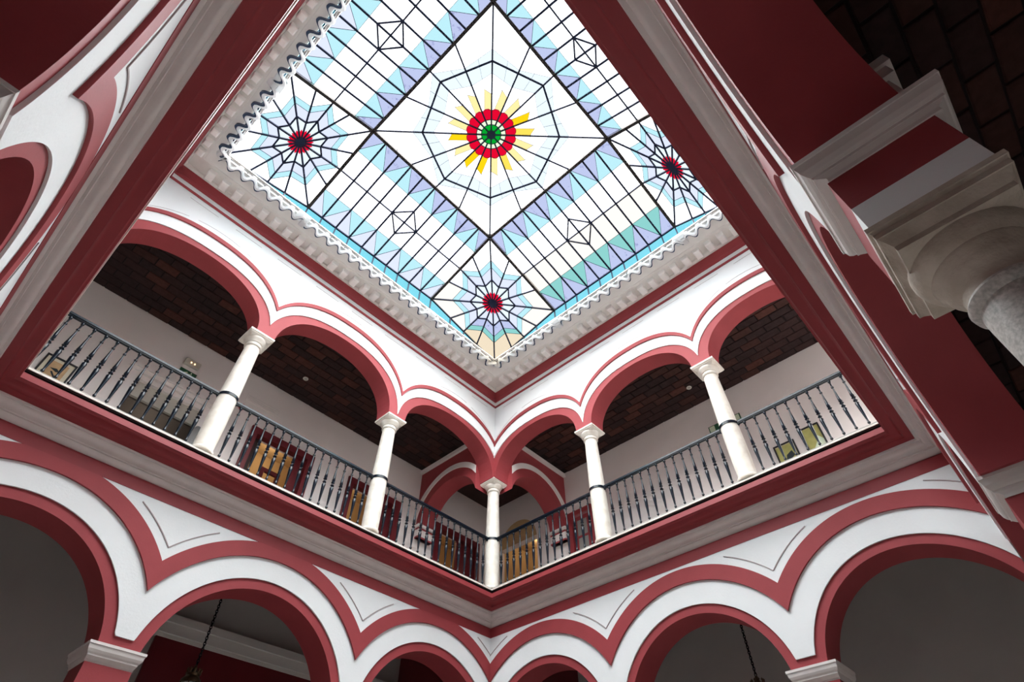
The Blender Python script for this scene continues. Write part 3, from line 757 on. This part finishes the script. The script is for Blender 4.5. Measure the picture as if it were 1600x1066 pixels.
def star_cell(P, far=None):
    """far: direction index (0..15) pointing to the outer corner, tinted tan"""
    f = polar(P)
    R = lambda k, e, o: e if k % 2 == 0 else o
    for k in range(16):
        j = k + 1
        warm = far is not None and min((k + 0.5 - far) % 16, (far - k - 0.5) % 16) < 2.1
        semi = far is not None and min((k + 0.5 - far) % 16, (far - k - 0.5) % 16) < 5.1
        pane([f(k, 0.09), f(k, 0.185), f(k, 0.255, 0.5), f(j, 0.185), f(j, 0.09)], G_RED)
        pane([f(k, 0.185), f(k, R(k, .52, .40)), f(j, R(j, .52, .40)), f(j, 0.185), f(k, 0.255, 0.5)], G_PALE if not warm else G_VIOLET2)
        pane([f(k, R(k, .52, .40)), f(k, R(k, .78, .60)), f(j, R(j, .78, .60)), f(j, R(j, .52, .40))], G_VIOLET2 if not warm else G_VIOLET)
        pane([f(k, R(k, .78, .60)), f(k, R(k, .93, .72)), f(j, R(j, .93, .72)), f(j, R(j, .78, .60))], G_CYAN if not warm else G_TEAL)
        pane([f(k, R(k, .93, .72)), f(k, 9), f(j, 9), f(j, R(j, .93, .72))], G_AMBER if warm else (G_IVORY if semi else G_WHITE))
        barl(f(k, 0.08), f(k, 9), 0.034, 'glazing_bar')
        barl(f(k, R(k, .52, .40)), f(j, R(j, .52, .40)), 0.032, 'web')
        barl(f(k, R(k, .78, .60)), f(j, R(j, .78, .60)), 0.007, 'lead')
        barl(f(k, R(k, .93, .72)), f(j, R(j, .93, .72)), 0.007, 'lead')
    return f
hubs = []
for P, far in ((quad(k0, e1, gb, e3), 10), (quad(e2, k1, e5, gl), None), (quad(e4, gr, e7, k3), None), (quad(gt, e6, k2, e8), None)):
    f = star_cell(P, far); hubs.append((f, 0.085))
def lattice(c00, c10, c11, c01, warm=False):
    """v=0 on the outer edge, v=1 on the beam of the central square; ten bays"""
    P = quad(c00, c10, c11, c01); N = 10
    for k in range(N):
        u0, u1 = k / N, (k + 1) / N
        for v0, vb, sgn in ((0.0, 0.25, 0), (1.0, 0.75, 1)):
            vi, cy = (G_VIOLET, G_CYAN) if sgn else (G_VIOLET2 if not warm else G_VIOLET, G_CYAN if not warm else G_TEAL)
            if k % 2 == 0:
                pane([P(u0, v0), P(u1, v0), P(u0, vb)], vi); pane([P(u0, vb), P(u1, vb), P(u1, v0)], cy); barl(P(u0, vb), P(u1, v0), 0.008, 'lead')
            else:
                pane([P(u0, v0), P(u1, v0), P(u1, vb)], vi); pane([P(u0, vb), P(u1, vb), P(u0, v0)], cy); barl(P(u1, vb), P(u0, v0), 0.008, 'lead')
            barl(P(u0, vb), P(u1, vb), 0.006, 'lead')
        for v0, v1 in ((0.25, 0.5), (0.5, 0.75)): pane([P(u0, v0), P(u1, v0), P(u1, v1), P(u0, v1)], G_IVORY if warm and v0 < 0.4 else G_WHITE)
        if k: barl(P(u0, 0), P(u0, 1), 0.037)
    barl(P(0, .5), P(1, .5), 0.028)
    q = [P(.4, .5), P(.5, .34), P(.6, .5), P(.5, .66)]
    for i in range(4): barl(q[i], q[(i + 1) % 4], 0.030, 'web')
lattice(e1, e2, gl, gb)
lattice(e3, e4, gr, gb, True)
lattice(e5, e6, gt, gl)
lattice(e7, e8, gt, gr)
P = quad(gb, gl, gt, gr); f = polar(P); hubs.append((f, 0.055))
bright = {4, 10, 11, 13}; middling = {5, 8}
for k in range(16):
    j = k + 1; ev = k % 2 == 0
    R = lambda q, e, o: e if q % 2 == 0 else o
    pane([f(k, .05), f(k, .12), f(j, .12), f(j, .05)], G_GREEN)
    pane([f(k, .12), f(k, .18), f(j, .18), f(j, .12)], G_LIME)
    pane([f(k, .18), f(k, .285), f(k, .305, .3), f(k, .305, .7), f(j, .285), f(j, .18)], G_RED)
    pane([f(j, .285), f(j, .47), f(k, .53, .58), f(k, .305, .3), f(k, .305, .7)], G_YEL if k in bright else (G_MYEL if k in middling else G_PYEL))
    pane([f(k, .305, .3), f(k, .53, .58), f(k, .47), f(k, .285)], G_WHITE)
    pane([f(k, .47), f(k, R(k, .70, .60)), f(j, R(j, .70, .60)), f(j, .47), f(k, .53, .58)], G_WHITE)
    pane([f(k, R(k, .70, .60)), f(k, R(k, .83, .767)), f(j, R(j, .83, .767)), f(j, R(j, .70, .60))], G_PALE)
    pane([f(k, R(k, .83, .767)), f(k, R(k, .95, .80)), f(j, R(j, .95, .80)), f(j, R(j, .83, .767))], G_PALE)
    pane([f(k, R(k, .95, .80)), f(k, 9), f(j, 9), f(j, R(j, .95, .80))], G_WHITE)
    barl(f(k, .04 if ev else .12), f(k, 9), 0.030)
    barl(f(k, R(k, .83, .767)), f(j, R(j, .83, .767)), 0.036, 'web')
    barl(f(k, .12), f(j, .12), 0.016, 'lead'); barl(f(k, .18), f(j, .18), 0.016, 'lead')
    barl(f(k, .285), f(k, .305, .5), 0.007, 'lead'); barl(f(j, .285), f(k, .305, .5), 0.007, 'lead')
    barl(f(j, .47), f(k, .53, .58), 0.005, 'lead'); barl(f(k, .53, .58), f(k, .305, .3), 0.005, 'lead'); barl(f(k, .53, .58), f(k, .47), 0.005, 'lead')
    barl(f(k, R(k, .70, .60)), f(j, R(j, .70, .60)), 0.004, 'lead'); barl(f(k, R(k, .95, .80)), f(j, R(j, .95, .80)), 0.004, 'lead')
    barl(f(k, .53, .58), f(k, 9, .5), 0.004, 'lead')
# upright turquoise skirt below the outer edges
def skirt(ka, ea, eb, kb):
    xs = []
    ts = [0.0, (1 - .414) / 2, 0.5, (1 + .414) / 2, 1.0]
    top = [ka + (ea - ka) * t for t in ts] + [ea + (eb - ea) * (k / 10) for k in range(1, 11)] + [eb + (kb - eb) * t for t in ts[1:]]
    for a, b in zip(top, top[1:]):
        pane([Vector((a.x, a.y, ZB)), Vector((b.x, b.y, ZB)), b, a], G_SKIRT)
        barl(a, b, 0.035, 'edge_bar')
        if b is not top[-1]: barl(b, Vector((b.x, b.y, ZB)), 0.028)
skirt(k0, e1, e2, k1); skirt(k1, e5, e6, k2); skirt(k2, e8, e7, k3); skirt(k3, e4, e3, k0)
# beams
for a, b in ((gb, gl), (gl, gt), (gt, gr), (gr, gb), (gb, e1), (gb, e3), (gl, e2), (gl, e5), (gr, e4), (gr, e7), (gt, e6), (gt, e8)):
    m = MB(); m.bar(a - OFF - Vector((0, 0, .03)), b - OFF - Vector((0, 0, .03)), 0.062, 0.07); m.build('steel_beam', STEEL, sky)
lead = MB(); web = MB()
for a, b, w, nm in glbars:
    if nm == 'lead': lead.bar(a - OFF, b - OFF, w, 0.010)
    elif nm == 'web': web.bar(a - OFF - Vector((0, 0, .012)), b - OFF - Vector((0, 0, .012)), w, 0.024)
    else:
        m = MB(); m.bar(a - OFF - Vector((0, 0, .012)), b - OFF - Vector((0, 0, .012)), w, 0.03); m.build(nm, LEAD, sky)
tag(lead.build('lead_came', LEAD, sky), kind='stuff'); tag(web.build('web_ring', LEAD, sky), kind='stuff')
def hub(f, r):
    m = MB(); n = 24
    pts = [f(16 * i / n, r) - OFF for i in range(n)]
    m.add([p + Vector((0, 0, -.03)) for p in pts] + [p + Vector((0, 0, .0)) for p in pts], [tuple(range(n)), tuple(range(n, 2 * n))] + [(i, (i + 1) % n, n + (i + 1) % n, n + i) for i in range(n)])
    m.build('hub_plate', LEAD, sky)
for f_, r_ in hubs: hub(f_, r_)
PANES.sort(key=lambda p: -p[0])
small = MB(); smats = []
def pane_geo(m, vs, mi=0):
    n = len(vs); nn = (vs[1] - vs[0]).cross(vs[2] - vs[0]).normalized() * 0.004
    m.add([v - OFF for v in vs] + [v - OFF + nn for v in vs], [tuple(range(n)), tuple(range(2 * n - 1, n - 1, -1))] + [(i, (i + 1) % n, n + (i + 1) % n, n + i) for i in range(n)], mi)
for i, (a, vs, mt) in enumerate(PANES):
    if i < 300:
        m = MB(); pane_geo(m, vs); m.build('glass_pane', mt, sky)
    else:
        if mt not in smats: smats.append(mt)
        pane_geo(small, vs, smats.index(mt))
tag(small.build('small_glass_pieces', smats, sky), kind='stuff')
# gutter tube, scalloped shade and brackets round the foot of the skylight
CIW = [Vector((XO, YO, 0)), Vector((XE, YO, 0)), Vector((XE, YE, 0)), Vector((XO, YE, 0))]
EB = [(2.56, 5.935), (2.20, 5.58), (XE - 5.95, XE - 2.63), (YE - 5.60, YE - 2.263)]
inw = [Vector((0, 1, 0)), Vector((-1, 0, 0)), Vector((0, -1, 0)), Vector((1, 0, 0))]
for ci in range(4):
    a, b = CIW[ci], CIW[(ci + 1) % 4]; d = (b - a).normalized(); L_ = (b - a).length; iv = inw[ci]
    m = MB(); n = 10
    rings = []
    for p in (a + iv * 0.06 + d * 0.06, b + iv * 0.06 - d * 0.06):
        rings.append([p + iv * (0.036 * math.cos(2 * PI * t / n)) + Vector((0, 0, 5.475 + 0.036 * math.sin(2 * PI * t / n))) - OFF for t in range(n)])
    m.add(rings[0] + rings[1], [(t, (t + 1) % n, n + (t + 1) % n, n + t) for t in range(n)] + [tuple(range(n)), tuple(range(n, 2 * n))])
    m.build('gutter_tube', PIPE, sky, smooth=True)
    for amp, off, z0, z1, th, mt, nm in ((0.070, 0.00, 5.30, 5.385, 0.050, PVC, 'scalloped_shade'), (0.072, -0.045, 5.325, 5.41, 0.042, NAVY, 'scallop_shadow')):  # second ribbon paints the shadow below the scallops in navy
        m = MB(); N_ = int(L_ / 0.022); vs = []
        for i in range(N_ + 1):
            s = 0.02 + (L_ - 0.04) * i / N_
            w = math.sin(2 * PI * s / 0.275); w = math.copysign(abs(w) ** 0.8, w)
            for o_, z in ((0, z0), (0, z1), (th, z1), (th, z0)):
                vs.append(a + d * s + iv * (off + amp * w + o_) + Vector((0, 0, z)) - OFF)
        m.add(vs, [(4 * i + j, 4 * i + (j + 1) % 4, 4 * i + 4 + (j + 1) % 4, 4 * i + 4 + j) for i in range(N_) for j in range(4)] + [(0, 1, 2, 3), (4 * N_, 4 * N_ + 1, 4 * N_ + 2, 4 * N_ + 3)])
        m.build(nm, mt, sky, smooth=True)
    off0 = a.x if ci in (0, 2) else a.y
    for s in ((EB[ci][0] - (XO if ci == 0 else YO)), (EB[ci][1] - (XO if ci == 0 else YO))) if ci < 2 else EB[ci]:
        m = MB(); c = a + d * s - OFF
        m.bar(c + iv * -0.09 + Vector((0, 0, 5.42)), c + iv * 0.13 + Vector((0, 0, 5.40)), 0.27, 0.10)
        m.bar(c + iv * -0.13 - d * 0.06 + Vector((0, 0, 5.36)), c + iv * 0.04 - d * 0.06 + Vector((0, 0, 5.32)), 0.12, 0.08)
        m.build('bracket', PVC, sky, bevel=0.02)
    m = MB(); m.lathe([(0, 5.37), (0.06, 5.37), (0.09, 5.40), (0.09, 5.45), (0.05, 5.48), (0, 5.48)], a + d * 0.03 + inw[(ci - 1) % 4] * 0.0 - OFF, 14); m.build('corner_cap', PVC, sky, smooth=True)

# ================================================================ SMALL THINGS ON THE GALLERY WALLS
def wall_thing(name, F, s, z, label, cat, group=None):
    p = F(s, BACK, z); rz = 0 if F is FA else -PI / 2
    # local frame: x to the viewer's right along the wall seen from the court, y towards the court
    root = empty(name, p); tag(root, label, cat, group)
    def G(u, out, zz):
        q = F(s - u if F is FA else s + u, BACK - out, z + zz); return (q[0] - p[0], q[1] - p[1], q[2] - p[2])
    return root, G
def picture(F, s0, s1, z0, z1, label, seed, thick=0.035):
    root, G = wall_thing('framed_picture', F, (s0 + s1) / 2, (z0 + z1) / 2, label, 'picture', 'framed pictures on the gallery walls')
    w, h = abs(s1 - s0) / 2, (z1 - z0) / 2; t = 0.03
    m = MB()
    for a in ((-w, -w + t, 0, .03, -h, h), (w - t, w, 0, .03, -h, h), (-w + t, w - t, 0, .03, -h, -h + t), (-w + t, w - t, 0, .03, h - t, h)): m.box(*a, F=G)
    m.build('frame', BLACK, root)
    m = MB(); m.box(-w + t, w - t, 0.002, 0.015, -h + t, h - t, F=G); m.build('mount', PAPER, root)
    return root, G, w, h
def blobs(root, G, w, h, items):
    for nm, pts, mt in items:
        m = MB(); n = len(pts)
        m.add([G(x * w, 0.0155, y * h) for x, y in pts] + [G(x * w, 0.018, y * h) for x, y in pts], [tuple(range(n)), tuple(range(n, 2 * n))] + [(i, (i + 1) % n, n + (i + 1) % n, n + i) for i in range(n)])
        m.build(nm, mt, root)
ART_T = mat('artwork_tan', (0.62, 0.42, 0.24), 0.8, 0.1, noise=0.2, scale=8)
ART_O = mat('artwork_olive', (0.46, 0.44, 0.16), 0.8, 0.1, noise=0.2, scale=8)
ART_D = mat('artwork_dark_ink', (0.035, 0.045, 0.05), 0.8, 0.1)
r_, G_, w_, h_ = picture(FA, 7.32, 7.79, 1.62, 2.24, 'black framed picture of a dark bird on tan, at the left end of the gallery', 1)
blobs(r_, G_, w_, h_, [('print', [(-.62, -.9), (.62, -.9), (.62, .72), (-.62, .72)], ART_T)])
m = MB()
for pts in ([(-.35, .25), (.1, .12), (.3, .2), (.05, .34)], [(-.1, .1), (.35, -.25), (.25, -.3), (-.2, .05)]):
    n = len(pts); m.add([G_(x * w_, 0.0185, y * h_) for x, y in pts] + [G_(x * w_, 0.020, y * h_) for x, y in pts], [tuple(range(n)), tuple(range(n, 2 * n))] + [(i, (i + 1) % n, n + (i + 1) % n, n + i) for i in range(n)])
m.build('bird_drawing', ART_D, r_)
r_, G_, w_, h_ = picture(FB, 4.93, 5.345, 1.60, 2.19, 'smaller black framed olive picture with a dark figure on the right gallery wall', 2)
blobs(r_, G_, w_, h_, [('print', [(-.85, -.9), (.85, -.9), (.85, .85), (-.85, .85)], ART_O)])
m = MB()
for pts in ([(-.1, .1), (.45, .3), (.6, -.1), (.1, -.3), (-.35, -.45)],):
    n = len(pts); m.add([G_(x * w_, 0.0185, y * h_) for x, y in pts] + [G_(x * w_, 0.020, y * h_) for x, y in pts], [tuple(range(n)), tuple(range(n, 2 * n))] + [(i, (i + 1) % n, n + (i + 1) % n, n + i) for i in range(n)])
m.build('figure_drawing', ART_D, r_)
r_, G_, w_, h_ = picture(FB, 5.505, 5.875, 1.74, 2.31, 'larger black framed olive picture with a white shape, nearest the right end', 3)
blobs(r_, G_, w_, h_, [('print', [(-.85, -.9), (.85, -.9), (.85, .88), (-.85, .88)], ART_O)])
m = MB(); pts = [(-.5, -.88), (.84, -.88), (.84, -.3), (.4, .1), (.1, -.35)]; n = len(pts)
m.add([G_(x * w_, 0.0185, y * h_) for x, y in pts] + [G_(x * w_, 0.020, y * h_) for x, y in pts], [tuple(range(n)), tuple(range(n, 2 * n))] + [(i, (i + 1) % n, n + (i + 1) % n, n + i) for i in range(n)])
m.build('white_shape', SIGNW, r_)
# exit signs
def exit_sign(F, s0, s1, z0, z1, label, pale):
    root, G = wall_thing('exit_sign', F, (s0 + s1) / 2, (z0 + z1) / 2, label, 'sign')
    w, h = (s1 - s0) / 2, (z1 - z0) / 2
    m = MB(); m.box(-w, w, 0, 0.03, -h, h, F=G); m.build('sign_board', GREEN, root)
    c = root
    if pale:
        m = MB(); m.box(-w * .94, -w * .62, .03, .033, -h * .8, h * .8, F=G); m.box(w * .70, w * .94, .03, .033, -h * .8, h * .8, F=G); m.build('pale_end_panel', SIGNW, root)
    m = MB(); x0 = -w * (.40 if pale else 0.5)
    # arrow
    for pts in ([(0.0, 0), (0.07, 0.05), (0.07, -0.05)],):
        m.add([G(x0 + x, .031, y) for x, y in pts] + [G(x0 + x, .034, y) for x, y in pts], [(0, 1, 2), (3, 4, 5), (0, 1, 4, 3), (1, 2, 5, 4), (2, 0, 3, 5)])
    m.box(x0 + 0.06, x0 + 0.13, .031, .034, -0.013, 0.013, F=G); m.build('arrow', SIGNW, root)
    m = MB(); xm = w * (.52 if pale else .35)     # running figure
    m.lathe([(0, -.014), (.010, -.010), (.014, 0), (.010, .010), (0, .014)], G(xm, .033, h * .6), 8)
    m.bar(G(xm, .033, h * .42), G(xm + .015, .033, -h * .1), 0.022, 0.004); m.bar(G(xm + .015, .033, -h * .1), G(xm - .02, .033, -h * .7), 0.014, 0.004); m.bar(G(xm + .015, .033, -h * .1), G(xm + .05, .033, -h * .6), 0.014, 0.004)
    m.bar(G(xm, .033, h * .35), G(xm - .04, .033, h * .05), 0.010, 0.004); m.build('running_figure', SIGNW, root)
exit_sign(FB, 3.84, 4.58, 3.14, 3.31, 'long green exit sign with arrow on the right back wall, partly behind a column', True)
exit_sign(FA, 5.64, 5.97, 3.10, 3.27, 'green exit sign under the emergency lamp on the left back wall', False)
root, G = wall_thing('emergency_lamp', FA, 5.82, 3.46, 'cream emergency lamp with two lit bulbs above the left exit sign', 'lamp')
m = MB(); m.box(-.15, .15, 0, .07, -.09, .07, F=G); m.build('housing', CREAMDOOR, root, bevel=0.015)
BULB = bpy.data.materials.new('warm_bulb'); BULB.use_nodes = True
BULB.node_tree.nodes['Principled BSDF'].inputs['Emission Color'].default_value = (1, .55, .25, 1); BULB.node_tree.nodes['Principled BSDF'].inputs['Emission Strength'].default_value = 4
for u in (-.035, .035):
    m = MB(); q = G(u, .075, -.02); m.lathe([(0, -.014), (.010, -.010), (.014, 0), (.010, .010), (0, .014)], q, 10); m.build('bulb', BULB, root)
root, G = wall_thing('fire_alarm', FA, 4.60, 3.12, 'round red fire alarm on the wall behind the second left column', 'alarm')
m = MB()
n = 20; pts = [(0.065 * math.cos(2 * PI * i / n), 0.065 * math.sin(2 * PI * i / n)) for i in range(n)]
m.add([G(x, 0, y) for x, y in pts] + [G(x * .85, .06, y * .85) for x, y in pts], [tuple(range(n)), tuple(range(n, 2 * n))] + [(i, (i + 1) % n, n + (i + 1) % n, n + i) for i in range(n)]); m.build('sounder', REDP, root)
root, G = wall_thing('air_grille', FA, 4.20, 3.43, 'long pale air grille high on the wall over the maroon doorway', 'grille')
m = MB(); m.box(-.40, .40, 0, .012, -.09, .09, F=G); m.build('plate', GALW, root)
m = MB()
for k in range(3): m.box(-.37, .37, .012, .02, -.06 + .05 * k, -.045 + .05 * k, F=G)
m.build('slat', CREAM, root)
root, G = wall_thing('oval_mirror', FA, 5.18, 1.95, 'dark oval mirror leaning in the cream doorway next to the second left column', 'mirror')
m = MB(); n = 24; pts = [(0.10 * math.cos(2 * PI * i / n), 0.24 * math.sin(2 * PI * i / n)) for i in range(n)]
m.add([G(x, .10, y) for x, y in pts] + [G(x, .13, y) for x, y in pts], [tuple(range(n)), tuple(range(n, 2 * n))] + [(i, (i + 1) % n, n + (i + 1) % n, n + i) for i in range(n)]); m.build('mirror_plate', IRON, root)
# ceiling downlights
for (x, y), lab in (((3.82, -2.10), 'small round downlight in the dark ceiling of the left gallery'), ((-2.16, 3.93), 'small round downlight in the dark ceiling of the right gallery')):
    root = empty('downlight', (x, y, ZC - 0.012)); tag(root, lab, 'lamp', 'ceiling downlights')
    m = MB(); m.lathe([(0.030, 0.0), (0.055, 0.0), (0.060, -0.012), (0.050, -0.022), (0.030, -0.012)], (0, 0, 0), 20); m.build('trim_ring', CREAMDOOR, root, smooth=True)
    m = MB(); m.lathe([(0.0, -0.004), (0.034, -0.004), (0.030, -0.016), (0.0, -0.020)], (0, 0, 0), 16); m.build('lens', GLASSY, root, smooth=True)

# ================================================================ HANGING LANTERNS IN THE LOWER GALLERIES
link = MB()
R1, r1, n1, n2 = 0.026, 0.0065, 12, 5
vs = []
for i in range(n1):
    a = 2 * PI * i / n1
    for j in range(n2):
        b = 2 * PI * j / n2
        vs.append(((R1 * 0.6 + r1 * math.cos(b)) * math.cos(a), r1 * math.sin(b), (R1 + r1 * math.cos(b)) * math.sin(a)))
link.add(vs, [(i * n2 + j, ((i + 1) % n1) * n2 + j, ((i + 1) % n1) * n2 + (j + 1) % n2, i * n2 + (j + 1) % n2) for i in range(n1) for j in range(n2)])
LINK = link.mesh('chain_link', IRON, True)
for (x, y), lab in (((4.07, -1.5), 'brass lantern on a long dark chain seen through the middle left arch'), ((-1.5, 3.76), 'brass lantern on a long dark chain seen through the middle right arch')):
    root = empty('hanging_lantern', (x, y, -0.35)); tag(root, lab, 'lantern', 'brass lanterns in the lower galleries')
    m = MB(); m.lathe([(0, 0), (0.06, 0), (0.05, -0.03), (0.015, -0.05), (0, -0.05)], (0, 0, 0), 16); m.build('ceiling_rose', BRASS, root, smooth=True)
    k = 0; z = -0.07
    while z > -1.55:
        o = newobj('chain_link', LINK, root); o.location = (0, 0, z); o.rotation_euler = (0, 0, PI / 2 * (k % 2)); z -= 0.036; k += 1
    m = MB(); m.lathe([(0, -1.56), (0.02, -1.57), (0.03, -1.62), (0.06, -1.66), (0.085, -1.67), (0.085, -1.70), (0.12, -1.74), (0.13, -1.78), (0, -1.78)], (0, 0, 0), 20)
    for i in range(10):
        a = 2 * PI * i / 10; p = (0.085 * math.cos(a), 0.085 * math.sin(a))
        m.lathe([(0, -1.67), (0.016, -1.67), (0.010, -1.64), (0.018, -1.625), (0, -1.60)], (p[0], p[1], 0), 6)
    m.build('crown', BRASS, root, smooth=True)
    m = MB()
    for i in range(6):
        a = 2 * PI * i / 6; m.bar((0.125 * math.cos(a), 0.125 * math.sin(a), -1.78), (0.09 * math.cos(a), 0.09 * math.sin(a), -2.15), 0.012)
    m.lathe([(0, -2.15), (0.10, -2.15), (0.10, -2.17), (0.03, -2.22), (0, -2.24)], (0, 0, 0), 18); m.build('cage', BRASS, root)
    m = MB(); m.lathe([(0.0, -1.785), (0.11, -1.785), (0.08, -2.145), (0, -2.145)], (0, 0, 0), 18); m.build('glass_shade', GLASSY, root, smooth=True)
